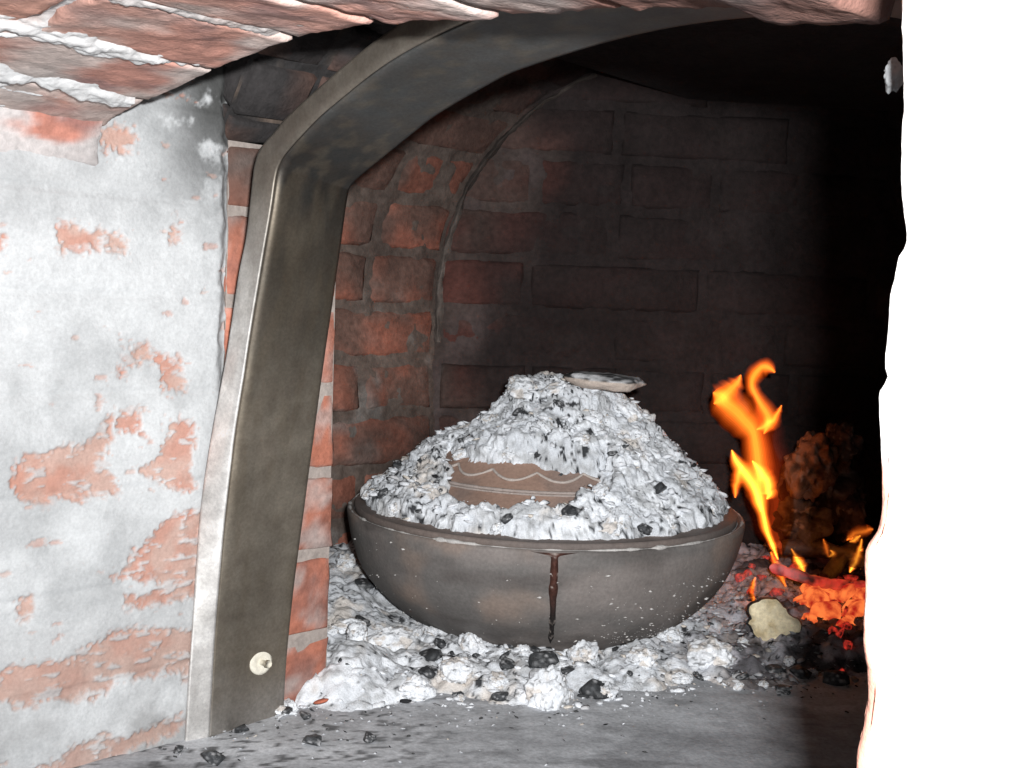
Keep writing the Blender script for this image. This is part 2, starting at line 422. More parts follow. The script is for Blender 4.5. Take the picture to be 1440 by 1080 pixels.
# ---- right pillar close to the lens
EDGE = [(-40, 1264), (0, 1262), (250, 1262), (285, 1266), (325, 1269), (345, 1268), (362, 1258), (400, 1250), (470, 1243), (515, 1240), (535, 1246), (545, 1236), (560, 1233), (640, 1231), (720, 1230), (745, 1224), (770, 1212), (830, 1209), (900, 1209), (940, 1214), (965, 1212), (1000, 1207), (1080, 1198), (1130, 1196)]
KF = .366
ez = []; es = []
for py, px in EDGE:
    p = onp(px, py, (1, 1, 0), KF); s, t, z = st(p); ez.append(z); es.append(s)
ez = np.array(ez)[::-1]; es = np.array(es)[::-1]
tP = (KF-.488)/Q
zz = np.linspace(-.02, .60, 330)
e_s = np.interp(zz, ez, es)
qq = np.concatenate([np.linspace(.25, .06, 30), np.linspace(.058, .004, 70), np.linspace(.0035, -.0035, 14), np.linspace(-.005, -.04, 26), np.linspace(-.06, -.34, 30)])
Qg, Zg = np.meshgrid(qq, zz, indexing='ij'); Eg = np.broadcast_to(e_s, Qg.shape)
rr = .0035
ang = np.clip((rr-Qg)/(2*rr), 0, 1)*math.pi/2
S_ = np.where(Qg > rr, Eg+Qg, np.where(Qg < -rr, Eg, Eg + rr - rr*np.sin(ang)))
T_ = np.where(Qg > rr, tP, np.where(Qg < -rr, tP + (-Qg), tP + rr - rr*np.cos(ang)))
pp = np.stack([Qg*1., Zg, 0*Qg], -1)
ns = (fbm(pp*60, 4, 500)-.5)*.003; S_ = S_ + ns*(Qg < rr)*1.; T_ = T_ + (fbm(pp*45, 4, 505)-.5)*.004*(Qg > -rr)
Vp = W(S_, T_, Zg)
pm_ = sstep(.50, .62, fbm(pp*np.array([60, 30, 1]), 5, 510) + .26*sstep(.30, .255, Zg) - .07)*sstep(.0, .02, .08-np.abs(Qg))
cp = lerp((.82, .81, .79), (.30, .10, .055), pm_*.9)
obj('oven_pillar', Vp.reshape(-1, 3), grid_faces(*Qg.shape), M_wash, loc=W(float(es.mean()), tP, 0), tint=cp.reshape(-1, 3),
    label='whitewashed pillar beside the oven mouth, glaring white, close to the lens', cat='pillar')

# ---- chamber: side wall with vault, back wall, front wall, ceiling
BX0, BY0 = -.109, 1.51                         # rear left corner
ZS, RV = .36, .35                              # springing height, vault radius
def side_prof(h):
    h = np.asarray(h, float); a = np.clip((h-ZS)/RV, 0, math.pi/2)
    x = np.where(h < ZS, 0, RV*(1-np.cos(a))); z = np.where(h < ZS, h, ZS+RV*np.sin(a))
    nx = np.where(h < ZS, 1, np.cos(a)); nz = np.where(h < ZS, 0, -np.sin(a))
    return x, z, nx, nz
def f_side(u, v, w_):                          # u: distance from the rear corner towards the mouth, v: height along the profile
    x, z, nx, nz = side_prof(v)
    return np.stack([BX0 + x - u/Q - nx*w_*.8, BY0 + .11*x - u/Q + nx*w_*.55*0 + w_*nx*.5, z - nz*w_], -1)
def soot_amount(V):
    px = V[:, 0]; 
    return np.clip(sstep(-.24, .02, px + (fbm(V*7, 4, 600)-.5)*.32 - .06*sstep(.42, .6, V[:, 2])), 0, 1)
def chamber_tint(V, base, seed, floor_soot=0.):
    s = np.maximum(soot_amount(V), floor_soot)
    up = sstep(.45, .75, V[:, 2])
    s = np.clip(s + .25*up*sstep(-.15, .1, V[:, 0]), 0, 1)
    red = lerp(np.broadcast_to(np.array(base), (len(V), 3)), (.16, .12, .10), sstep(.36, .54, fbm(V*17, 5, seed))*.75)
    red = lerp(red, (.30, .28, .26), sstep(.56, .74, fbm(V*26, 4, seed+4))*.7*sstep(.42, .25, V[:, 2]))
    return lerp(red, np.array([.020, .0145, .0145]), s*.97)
sw = thing('chamber_side_wall', (-.25, 1.37, 0), 'sooty brick side wall curving up into the vault behind the pot', 'wall')
U, Vv = np.meshgrid(np.linspace(-.004, .64, 150), np.linspace(-.01, ZS+RV*math.pi/2, 190), indexing='ij')
pc = np.stack([U, Vv, 0*U], -1)
wv = .0025 + (fbm(pc*50, 4, 610)-.5)*.010
V = f_side(U, Vv, wv).reshape(-1, 3)
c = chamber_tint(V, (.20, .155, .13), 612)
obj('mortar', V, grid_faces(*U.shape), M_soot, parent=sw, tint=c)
hv = -.01; k = 0
while hv < ZS+RV*math.pi/2-.03:
    u = -.13 if k % 2 else -.005
    while u < .60:
        ln = .245 if (k % 3) else .118
        a, b = max(u, .004), min(u+ln, .64)
        if b-a > .03:
            V, F = brick_piece(f_side, a, b, hv, hv+.062, .04, 700+k*9+int((u+.2)*20), 10, 4, rnd=.005, rough=.0022)
            base = np.array((.40, .155, .105))*(1+RNG.normal(0, .12))
            obj('brick', V, F, M_soot, parent=sw, tint=chamber_tint(V, base, 720+k+int(u*30)))
        u += ln+.011
    hv += .0725; k += 1
# raised mortar seam where the side wall and vault meet the back wall
hh = np.linspace(.30, ZS+RV*1.15, 90)
x, z, nx, nz = side_prof(hh)
path = np.stack([BX0+x+.003, BY0+.11*x+.002, z], -1) + (np.stack([fbm(np.stack([hh*30, hh*0+k, hh*0], -1), 3, 730+k) for k in range(3)], -1)-.5)*.012
A_, B_ = np.meshgrid(np.arange(len(hh)), np.linspace(-1, 1, 11), indexing='ij')
hA = hh[A_]; xs_, zs_, nx_, nz_ = side_prof(hA)
wid = .009+.014*(fbm(np.stack([hA*28, B_*.0+(B_ > 0)*7, hA*0], -1), 4, 735)-.35)
pr_ = np.stack([BX0+xs_+B_*wid*nx_*.5+.004, BY0+.11*xs_-.0005-.0045*(1-B_**2)*(.3+1.2*fbm(np.stack([hA*70, B_*2, hA*0], -1), 3, 736)) + .004*np.abs(B_), zs_-B_*wid*nz_*.0+B_*wid*.5*np.where(hA > ZS, np.sin((hA-ZS)/RV), 0)*-1], -1)
V = pr_.reshape(-1, 3) + (np.stack([fbm(pr_.reshape(-1, 3)*60+k, 3, 738+k) for k in range(3)], -1)-.5)*.007
c = lerp((.15, .125, .11), (.05, .040, .035), sstep(.36, .58, V[:, 2]))*(.45+1.1*fbm(V*70, 4, 737))[:, None]
obj('mortar_seam', V, grid_faces(*A_.shape), M_soot, parent=sw, tint=c)
bw = thing('chamber_back_wall', (.35, 1.57, 0), 'soot black brick back wall deep inside the oven', 'wall')
def f_back(u, v, w_): return np.stack([BX0+u, BY0+.11*u+w_, v], -1)
U, Vv = np.meshgrid(np.linspace(-.02, 1.02, 200), np.linspace(-.01, .74, 150), indexing='ij')
pc = np.stack([U, Vv, 0*U], -1)
V = f_back(U, Vv, .0025+(fbm(pc*50, 4, 640)-.5)*.009).reshape(-1, 3)
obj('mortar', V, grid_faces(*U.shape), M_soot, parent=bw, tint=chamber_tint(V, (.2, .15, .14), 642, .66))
hv = -.01; k = 0
while hv < .70:
    u = -.12 if k % 2 else 0.
    while u < 1.0:
        a, b = max(u, .006), min(u+.118 if (k % 4 == 3) else u+.24, 1.02)
        if b-a > .03:
            V, F = brick_piece(f_back, a, b, hv, hv+.062, .04, 900+k*11+int((u+.2)*20), 6, 3, rnd=.0045, rough=.0018)
            base = np.array((.24, .085, .065))*(1+RNG.normal(0, .15))
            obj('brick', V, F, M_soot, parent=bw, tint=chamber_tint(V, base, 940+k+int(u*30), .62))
        u += (b-a if a > u else (b-u))+.011 if False else ((.118 if (k % 4 == 3) else .24)+.011)
    hv += .0725; k += 1
def plate(name, pts, lab, cat):
    pts = np.array(pts, float); n = np.cross(pts[1]-pts[0], pts[2]-pts[0]); n /= np.linalg.norm(n)
    V = np.concatenate([pts, pts+n*.06]); m_ = len(pts)
    F = [list(range(m_))[::-1], list(range(m_, 2*m_))] + [[a, (a+1) % m_, m_+(a+1) % m_, m_+a] for a in range(m_)]
    o = obj(name, V, F, M_soot, tint=(.03, .026, .026), smooth=False, kind='structure'); return o
cy = lambda x: BY0+.11*(x-BX0)
plate('ceiling', [(.238, cy(.238), .712), (.95, cy(.95), .712), (.95, .25, .712), (-.25, .55, .712), (-.25, 1.0, .712)], '', '')
plate('wall_right', [(.92, cy(.92), -.01), (.92, .3, -.01), (.92, .3, .72), (.92, cy(.92), .72)], '', '')
C0 = W(-.004, .21, 0); plate('wall_front', [(C0[0]-.05, C0[1]-.03, -.01), (-.60, 1.06, -.01), (-.60, 1.06, .75), (C0[0]-.05, C0[1]-.03, .75)], '', '')

# =================================================================== METAL FRAME
mf = thing('metal_frame', W(.02, .1, 0), 'leaning arched sheet metal door frame, dull brown steel, inside the mouth', 'door frame')
FOLD = spline([(.007, .088, -.004), (.009, .09, .075), (.0295, .09, .2065), (.0525, .09, .3075), (.0697, .09, .3717), (.0834, .09, .4181), (.0890, .09, .4395), (.0945, .09, .4492), (.1041, .09, .4565), (.132, .09, .472), (.1597, .09, .4843), (.2098, .09, .502), (.250, .09, .511), (.30, .09, .518), (.36, .09, .521), (.44, .09, .517), (.52, .09, .503), (.58, .09, .475), (.62, .09, .43), (.66, .09, .2), (.68, .09, -.004)], 200)
INNER = spline([(.005, .158, -.004), (.0075, .16, .0626), (.021, .16, .150), (.0385, .16, .2483), (.0566, .16, .3357), (.0692, .16, .4029), (.0755, .16, .4330), (.0790, .16, .4405), (.0904, .16, .4479), (.1156, .16, .4591), (.1493, .16, .4735), (.1780, .16, .4854), (.2279, .16, .4997), (.2691, .16, .5080), (.36, .16, .5150), (.44, .16, .512), (.52, .16, .499), (.58, .16, .47), (.62, .16, .42), (.66, .16, .2), (.68, .16, -.004)], 200)
FLAN = spline([(.0045, .068, -.004), (.005, .072, .075), (.008, .080, .1918), (.0265, .086, .2895), (.0431, .088, .3642), (.0531, .089, .3982), (.0606, .089, .4400), (.0635, .089, .4500), (.0705, .089, .4605), (.089, .089, .471), (.1078, .089, .4815), (.1755, .089, .5085), (.225, .089, .524), (.285, .089, .535), (.36, .089, .540), (.44, .089, .535), (.53, .089, .520), (.60, .089, .485), (.64, .089, .43), (.68, .089, .2), (.70, .089, -.004)], 200)
def sheet(cols, thick, name, tintf):
    V = np.array(cols)                         # m columns x n x 3 (s,t,z)
    m_, n, _ = V.shape
    Wp = W(V[..., 0], V[..., 1], V[..., 2])
    du = np.gradient(Wp, axis=0); dv = np.gradient(Wp, axis=1); nn = np.cross(du, dv); nn /= np.linalg.norm(nn, axis=-1, keepdims=True)+1e-9
    back = Wp + nn*thick
    allv = np.concatenate([Wp.reshape(-1, 3), back.reshape(-1, 3)])
    F = grid_faces(m_, n); F2 = F[:, ::-1] + m_*n
    rim = []
    for j in range(n-1): rim += [[j, j+1, m_*n+j+1, m_*n+j], [(m_-1)*n+j+1, (m_-1)*n+j, m_*n+(m_-1)*n+j, m_*n+(m_-1)*n+j+1]]
    for i in range(m_-1): rim += [[(i+1)*n, i*n, m_*n+i*n, m_*n+(i+1)*n], [i*n+n-1, (i+1)*n+n-1, m_*n+(i+1)*n+n-1, m_*n+i*n+n-1]]
    FF = np.concatenate([F, F2, np.array(rim)])
    return obj(name, allv, FF, M_metal, parent=mf, tint=tintf(allv))
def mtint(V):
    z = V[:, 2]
    c = lerp((.25, .22, .178), (.10, .104, .104), sstep(.37, .46, z)); c = lerp(c, c*.42, sstep(.24, .39, z)*sstep(.50, .44, z))  # upper leg and arch: dark chamber reflection and shade painted into the tint
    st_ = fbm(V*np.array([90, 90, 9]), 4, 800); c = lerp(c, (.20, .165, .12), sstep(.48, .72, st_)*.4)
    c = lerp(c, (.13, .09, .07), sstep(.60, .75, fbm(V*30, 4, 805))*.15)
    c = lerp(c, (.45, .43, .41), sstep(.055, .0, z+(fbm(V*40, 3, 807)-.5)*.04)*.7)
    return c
# rounded fold: replace the sharp edge by a small arc
def mix(a, b, f): return a*(1-f)+b*f
R_ = .09
cols = [mix(FOLD, INNER, q) for q in np.linspace(1, R_, 26)]
g1 = mix(FOLD, INNER, R_); g2 = mix(FOLD, FLAN, .40)
arc = [(1-q)**2*g1 + 2*q*(1-q)*FOLD + q*q*g2 for q in np.linspace(0, 1, 9)[1:-1]]
bandcols = np.array(cols + arc[:4]); flcols = np.array(arc[3:] + [mix(FOLD, FLAN, q) for q in np.linspace(.40, 1, 8)])
dent = lambda A, sd: A + (fbm(A*np.array([14, 30, 9]), 3, sd)-.5)[..., None]*np.array([.004, .0, .0])
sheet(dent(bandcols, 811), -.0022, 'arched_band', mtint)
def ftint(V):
    z = V[:, 2]; c = lerp((.95, .93, .90), (.20, .178, .15), sstep(.26, .45, z))  # upper flange coloured darker to imitate the shadow at the top
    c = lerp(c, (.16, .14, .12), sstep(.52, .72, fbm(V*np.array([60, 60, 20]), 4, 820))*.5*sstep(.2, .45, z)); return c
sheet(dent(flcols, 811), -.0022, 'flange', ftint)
# washer and screw on the band near its foot
def band_pt(px, py):
    i, j = 6, 8
    P = W(bandcols[..., 0], bandcols[..., 1], bandcols[..., 2]).reshape(-1, 3)
    v = P-CP; xx = 720+FPX*(v@RT)/(v@FW); yy = 540-FPX*(v@UP)/(v@FW); k = np.argmin((xx-px)**2+(yy-py)**2); return P[k]
bp = band_pt(366, 933)
nb = np.array([1, -1, .15])/np.linalg.norm([1, -1, .15])
a_ = np.cross(nb, (0, 0, 1)); a_ /= np.linalg.norm(a_); b_ = np.cross(nb, a_)
th = np.arange(24)*2*math.pi/24
ringp = [(.0105, .0005), (.0105, .002), (.0085, .0028), (.006, .0030), (.0045, .0022), (.0001, .0022)]
V = np.array([bp + nb*h + r_*(np.cos(th)[:, None]*a_ + np.sin(th)[:, None]*b_) for r_, h in ringp]).reshape(-1, 3)
ws = obj('washer', V, grid_faces(6, 24, True), M_wash, parent=mf, tint=(.72, .68, .58))
V, F = tube([bp+nb*.001, bp+nb*.010, bp+nb*.011, bp+nb*.014], [.0022, .0022, .0034, .003], 8)
obj('screw', V, F, M_wash, parent=ws, tint=(.75, .70, .58))

# =================================================================== POT
PC = np.array([.042, 1.205, 0.])
pot = thing('clay_bowl', PC, 'wide round dark clay baking bowl sitting on the ash bed', 'bowl')
def lathe(prof_, n=160, jitter=0., seed=0):
    prof_ = np.array(prof_); th = np.arange(n)*2*math.pi/n
    R0, T0 = np.meshgrid(prof_[:, 0], th, indexing='ij'); Z0 = np.broadcast_to(prof_[:, 1][:, None], R0.shape)
    if jitter:
        q = np.stack([np.cos(T0)*R0, np.sin(T0)*R0, Z0], -1); R0 = R0 + (fbm(q*14, 3, seed)-.5)*jitter
    return np.stack([PC[0]+R0*np.cos(T0), PC[1]+R0*np.sin(T0), Z0], -1).reshape(-1, 3), grid_faces(len(prof_), n, True)
bprof = spline([(.0, -.004), (.09, -.002), (.130, .003), (.155, .016), (.181, .037), (.2015, .062), (.2135, .090), (.219, .112), (.2205, .124)], 40).tolist()
bprof += [(.2195, .1275), (.216, .1285), (.2125, .126), (.211, .118), (.205, .10), (.15, .04), (.0, .015)]
V, F = lathe(bprof, 200, .003, 900)
c = lerp((.205, .182, .17), (.155, .145, .138), sstep(.4, .65, fbm(V*np.array([10, 10, 22]), 5, 901)))
c = lerp(c, (.27, .20, .16), sstep(.52, .70, fbm(V*13, 4, 905))*.6)
c = lerp(c, (.09, .078, .073), sstep(.55, .72, fbm(V*np.array([9, 9, 30]), 4, 907))*.6)
obj('body', V, F, M_clay, parent=pot, tint=c)
# pale edge and ash dust sitting on the rim joint, irregular
th = np.linspace(0, 2*math.pi, 360)
path = np.stack([PC[0]+.2175*np.cos(th), PC[1]+.2175*np.sin(th), np.full_like(th, .1283)], -1)
V, F = tube(path, np.clip(.0062*(fbm(np.stack([th*14, th*0, th*0], -1), 4, 911)-.40), .0002, .003), 6, caps=False)
obj('ash_dust', V, F, M_ash, parent=pot, tint=(.52, .50, .48))
# baked drip down the front
def bowl_pt(ph, z, off=0.):
    pr = np.array(bprof[:40]); r_ = np.interp(z, pr[:, 1], pr[:, 0]) + off
    return np.stack([PC[0]+r_*np.sin(ph), PC[1]-r_*np.cos(ph), np.broadcast_to(z, np.shape(ph))], -1)
ph0 = .012
zs = np.linspace(.127, .026, 70); U2 = np.linspace(-1, 1, 9)
ZZ, UU = np.meshgrid(zs, U2, indexing='ij')
wd = .0016+.0026*fbm(np.stack([ZZ*90, 0*ZZ, 0*ZZ], -1), 3, 915); wd = wd*sstep(.024, .034, ZZ)+.0006
wd = wd + .018*np.exp(-((ZZ-.127)/.0022)**2)
PH = ph0 + UU*wd/.2 + .006*(fbm(np.stack([ZZ*35, 0*ZZ, 0*ZZ], -1), 3, 918)-.5) + (.126-ZZ)*.12
off = .0008+.0030*(1-UU**2)*(.5+fbm(np.stack([ZZ*160, UU*2, 0*ZZ], -1), 3, 919))-.0018*np.abs(UU)**4
V = bowl_pt(PH, ZZ, off).reshape(-1, 3)
c = lerp((.06, .022, .015), (.015, .0125, .012), sstep(.095, .055, V[:, 2])); c = lerp(c, (.35, .3, .27), sstep(.62, .72, fbm(V*160, 3, 921))*.8)
obj('drip', V, grid_faces(*ZZ.shape), M_drip, parent=pot, tint=c, label='rusty brown baked-on drip down the bowl front')

rgs = np.random.default_rng(77)
nsp = 300
zsp = rgs.uniform(.02, .118, nsp); phs = np.where(rgs.uniform(0, 1, nsp) < .65, rgs.normal(.62, .28, nsp), rgs.uniform(-1.3, 1.3, nsp)); zsp = np.where(phs > .25, .02+.07*rgs.power(.7, nsp), zsp)
SPECKS = (bowl_pt(phs, zsp, .0004), .0005+.0024*rgs.power(.25, nsp), np.array([(.62, .60, .58)]*nsp))
# ---- lid
lid = thing('baking_bell', PC + np.array([0, 0, .13]), 'domed brown clay baking bell buried in ash, wavy ornament showing in front', 'lid')
LR = np.array([0, .03, .06, .08, .11, .14, .165, .185, .198, .206, .2115]); LZ = np.array([.250, .247, .235, .218, .195, .171, .153, .142, .1355, .1335, .1335])
lp = spline(np.stack([LR, LZ], -1), 60).tolist() + [(.2128, .131), (.2120, .1245), (.206, .1205), (.18, .122)]
V, F = lathe(lp, 180, .0015, 930)
c = lerp((.34, .225, .175), (.26, .19, .16), sstep(.45, .65, fbm(V*16, 4, 931)))
c = lerp(c, (.14, .125, .118), sstep(.183, .203, np.hypot(V[:, 0]-PC[0], V[:, 1]-PC[1]))*.8)
obj('shell', V, F, M_clay, parent=lid, tint=c)
def lid_pt(ph, r_, off=0.):
    z = np.interp(r_, LR, LZ)+off; return np.stack([PC[0]+r_*np.sin(ph), PC[1]-r_*np.cos(ph), z], -1)
ph = np.linspace(-1.0, .7, 220)
V, F = tube(lid_pt(ph, .1235+.0095*np.abs(np.sin(ph*8.2+.9)), .0012), .0010+.0008*fbm(np.stack([ph*20, ph*0, ph*0], -1), 2, 941), 6)
obj('wavy_ornament', V, F, M_ash, parent=lid, tint=(.50, .44, .40))
for rr_, w_ in ((.1440, .0014), (.1470, .0009)):
    V, F = tube(lid_pt(ph, rr_ + 0*ph, .0008), w_+.0006*fbm(np.stack([ph*16, ph*0+rr_*90, ph*0], -1), 2, 944), 6)
    obj('ornament_band', V, F, M_ash, parent=lid, tint=(.40, .34, .31))

# =================================================================== ASH
def lid_ash(x, y, fine=True):
    """ash surface height over the lid, local x,y about the pot centre"""
    r_ = np.hypot(x, y)
    re = np.hypot(x-.022*sstep(.17, .05, r_), y)
    z = np.interp(re, [0, .03, .055, .07, .09, .11, .145, .18, .198, .207, .215], [.272, .273, .268, .252, .232, .217, .193, .164, .147, .136, .126])
    z = z - .006*sstep(-.03, -.10, x)*sstep(.21, .17, r_) + .004*sstep(.04, .12, x)*sstep(.21, .16, r_)
    p = np.stack([x, y, 0*x], -1)
    z = z + (fbm(p*26, 4, 950)-.5)*.026
    if fine: z = z + .002
    # bare window in front where the lid shows
    lz = np.interp(r_, LR, LZ)
    wob = (fbm(p*45, 3, 960)-.5)*.026 + .004
    inside = sstep(-.004, .014, np.minimum(np.minimum(x+.108+wob, .058-x+wob), np.minimum(r_-.112+wob*.7-.10*np.clip(x, 0, 1), .176-.16*np.clip(x+.03, 0, 1)-r_+wob*.7)))*(y < 0)
    z = z*(1-inside) + (lz-.006)*inside
    # ragged outer edge leaves the lid flange bare
    edge = sstep(.199, .208, r_ + (fbm(p*40, 4, 964)-.5)*.014 + .004*(y < 0))
    return z*(1-edge) + (lz-.008)*edge
def ash_col(p, seed, dark=.11):
    n = fbm(p*30, 4, seed)
    c = lerp((.82, .845, .88), (.66, .685, .72), sstep(.38, .62, n))
    c = lerp(c, (.70, .63, .56), sstep(.55, .70, fbm(p*24+9, 4, seed+3))*.75)
    q = p*np.array([1., 1., 1.6]) + (np.stack([vn(p*70, seed+20), vn(p*70, seed+21), vn(p*70, seed+22)], -1)-.5)*.010
    cl = sstep(.42, .60, fbm(p*15, 3, seed+13))
    c = lerp(c, (.44, .45, .46), sstep(.52, .64, fbm(q*85, 3, seed+11))*.8)
    c = lerp(c, (.05, .052, .056), sstep(.80-.09*dark*10*cl, .83-.09*dark*10*cl, fbm(q*np.array([210, 120, 120]), 2, seed+15)))
    return c
rg_ = np.linspace(.0015, .214, 170); tg_ = np.arange(760)*2*math.pi/760
Rg, Tg = np.meshgrid(rg_, tg_, indexing='ij')
lx, ly = Rg*np.cos(Tg), Rg*np.sin(Tg); lz_ = lid_ash(lx, ly, False)
G = np.stack([PC[0]+lx, PC[1]+ly, lz_], -1)
nr = np.cross(np.gradient(G, axis=0), np.roll(G, -2, 1)-np.roll(G, 2, 1)); nr /= np.linalg.norm(nr, axis=-1, keepdims=True)+1e-12
nr = np.where(nr[..., 2:] < 0, -nr, nr)
d1, i1 = worley(G*62+np.stack([vn(G*90, 951+k) for k in range(3)], -1)*.8, 952); d2, i2 = worley(G*150, 955)
disp = (.5-d1)*.009*(i1 > .35) + (.45-d2)*.0026*(i2 > .3) + (fbm(G*110, 5, 957, .62)-.5)*.011 + (fbm(G*34, 3, 958)-.5)*.010
bare = sstep(.004, -.002, lz_ - np.interp(Rg, LR, LZ))
G = G + nr*(disp*(1-bare))[..., None]
V = G.reshape(-1, 3)
obj('ash_heap', V, grid_faces(*Rg.shape, True), M_ash, loc=PC+np.array([0, 0, .14]), tint=ash_col(V, 970, .17), label='heap of pale flaky ash covering the pot lid', cat='ash', kind='stuff')

YF = (np.array([-.32, -.25, -.20, -.12, .05, .12, .20, .34, .6]), np.array([.79, .845, .875, .905, .922, .945, .985, 1.02, 1.04]))
def bed_z(x, y):
    p = np.stack([x, y, 0*x], -1)
    ins = y - np.interp(x, *YF) + (fbm(p*22, 4, 980)-.5)*.07
    k = sstep(-.015, .05, ins)
    r_ = np.hypot(x-PC[0], y-PC[1])
    z = .014*sstep(0, .09, ins) + .020*sstep(-.10, -.17, x)*sstep(1.0, 1.12, y) + .012*sstep(.25, .33, x)
    z = z + (fbm(p*30, 4, 981)-.42)*.020
    d1, i1 = worley(p*52, 983, True); z = z + (.5-d1)*.011*(i1 > .3)
    d2, i2 = worley(p*150, 986, True); z = z + (.45-d2)*.004
    for (bx, by, bh, br) in ((-.155, .955, .014, .035), (-.13, .985, .014, .05), (-.225, .872, .008, .028)):
        z = z + bh*np.exp(-((x-bx)**2+(y-by)**2)/br**2)
    return -.006 + k*(np.clip(z, -.002, .065)+.006)
x_ = np.linspace(-.36, .62, 440); y_ = np.concatenate([np.linspace(.78, 1.16, 250), np.linspace(1.163, 1.53, 130)])
X, Y = np.meshgrid(x_, y_, indexing='ij')
V = np.stack([X, Y, bed_z(X, Y)], -1).reshape(-1, 3)
c = ash_col(V, 990, .15)
ez_ = sstep(.17, .30, V[:, 0] + (fbm(V*14, 3, 992)-.5)*.12)
c = lerp(c, c*np.array([.60, .55, .57]), ez_)
c = lerp(c, (.05, .047, .05), sstep(.5, .62, fbm(V*30, 4, 994))*ez_*.9)
obj('ash_bed', V, grid_faces(*X.shape), M_ash, loc=(.05, 1.0, 0), tint=c, label='bed of white and grey ash spread around the bowl', cat='ash', kind='stuff')

# ---- small flakes and crumbs, joined
ICO1 = ico(1); ICO0 = (np.array([[1, 0, 0], [-1, 0, 0], [0, 1, 0], [0, -1, 0], [0, 0, 1], [0, 0, -1]], float), np.array([[0, 2, 4], [2, 1, 4], [1, 3, 4], [3, 0, 4], [2, 0, 5], [1, 2, 5], [3, 1, 5], [0, 3, 5]]))
def rot_rand(rg):
    q = rg.normal(size=4); q /= np.linalg.norm(q); w_, x, y, z = q
    return np.array([[1-2*(y*y+z*z), 2*(x*y-z*w_), 2*(x*z+y*w_)], [2*(x*y+z*w_), 1-2*(x*x+z*z), 2*(y*z-x*w_)], [2*(x*z-y*w_), 2*(y*z+x*w_), 1-2*(x*x+y*y)]])
def crumbs(name, pts, sizes, cols, seed, parent=None, **kw):
    rg = np.random.default_rng(seed); Vs = []; Fs = []; Cs = []; n = 0
    for p, s, c in zip(pts, sizes, cols):
        bv, bf = ICO1 if s > .0035 else ICO0
        v = bv*(1+rg.uniform(-.35, .35, (len(bv), 1)))*np.array([1.25, rg.uniform(.45, 1), rg.uniform(.2, .5)])*s
        ca, sa = math.cos(yw := rg.uniform(0, 6.28)), math.sin(yw)
        tl, ta = rg.normal(0, .28), rg.uniform(0, 6.28)
        v = v @ np.array([[ca, sa, 0], [-sa, ca, 0], [0, 0, 1]]); v[:, 2] += v[:, 0]*math.tan(np.clip(tl, -1.1, 1.1))*math.cos(ta) + v[:, 1]*math.tan(np.clip(tl, -1.1, 1.1))*math.sin(ta)
        Vs.append(v+p); Fs.append(bf+n); n += len(v); Cs.append(np.broadcast_to(c, v.shape)*(1+rg.uniform(-.1, .1)))
    return obj(name, np.concatenate(Vs), np.concatenate(Fs), M_ash, parent=parent, tint=np.concatenate(Cs), smooth=False, **kw)
PAL = np.array([(.83, .85, .885), (.76, .78, .81), (.70, .64, .57), (.58, .58, .59), (.28, .28, .29), (.05, .052, .055), (.03, .03, .032)])
def pick(n, rg, pr): return PAL[rg.choice(len(PAL), n, p=pr)]
rg = np.random.default_rng(21)
n = 1200
r_ = np.sqrt(rg.uniform(0, 1, n))*.203; th = rg.uniform(math.pi*.90, math.pi*2.10, n)
x, y = r_*np.cos(th), r_*np.sin(th); z = lid_ash(x, y)
keep = z > np.interp(r_, LR, LZ)+.001
pts = np.stack([PC[0]+x, PC[1]+y, z], -1)[keep]
sz = (.0009+.0056*rg.power(.22, n))[keep]
crumbs('ash_flakes', pts, sz, pick(len(pts), rg, [.52, .28, .08, .05, .02, .03, .02]), 5, loc=PC+np.array([0, 0, .15]), label='fine flakes and cinders over the ash heap on the lid', cat='ash', kind='stuff')
n = 4600
x = rg.uniform(-.30, .46, n); y = rg.uniform(.80, 1.32, n)
ins = y-np.interp(x, *YF)
rr_ = np.hypot(x-PC[0], y-PC[1])
keep = (rr_ > .145) & (rg.uniform(0, 1, n) < np.clip(.03+.30*sstep(.0,-.10,x)*sstep(-.2,-.02,ins)+.30*sstep(-.06,-.01,ins)+.9*sstep(-.02, .04, ins), 0, 1)) & (x-y+1.09 > .01)
x, y = x[keep], y[keep]; z = np.maximum(bed_z(x, y), floor_z(x, y))
pts = np.stack([x, y, z+.0006], -1); sz = .0011+.0045*rg.power(.32, len(x))
sz = np.where(ins[keep] < 0, np.minimum(sz, .0022), sz)
cl = pick(len(x), rg, [.36, .26, .10, .12, .06, .06, .04]); cl = np.where((ins[keep] < .0)[:, None], np.where((rg.uniform(0, 1, len(x)) < .35)[:, None], .07, cl*.72), cl)
dk = sstep(.20, .30, x)[:, None]; cl = cl*(1-.55*dk)
crumbs('ash_crumbs', pts, sz, cl, 6, loc=(.05, 1.0, 0), label='crumbs of ash and charcoal strewn over the hearth around the bowl', cat='ash', kind='stuff')

crumbs('ash_specks', *SPECKS, 8, parent=pot, kind='stuff')

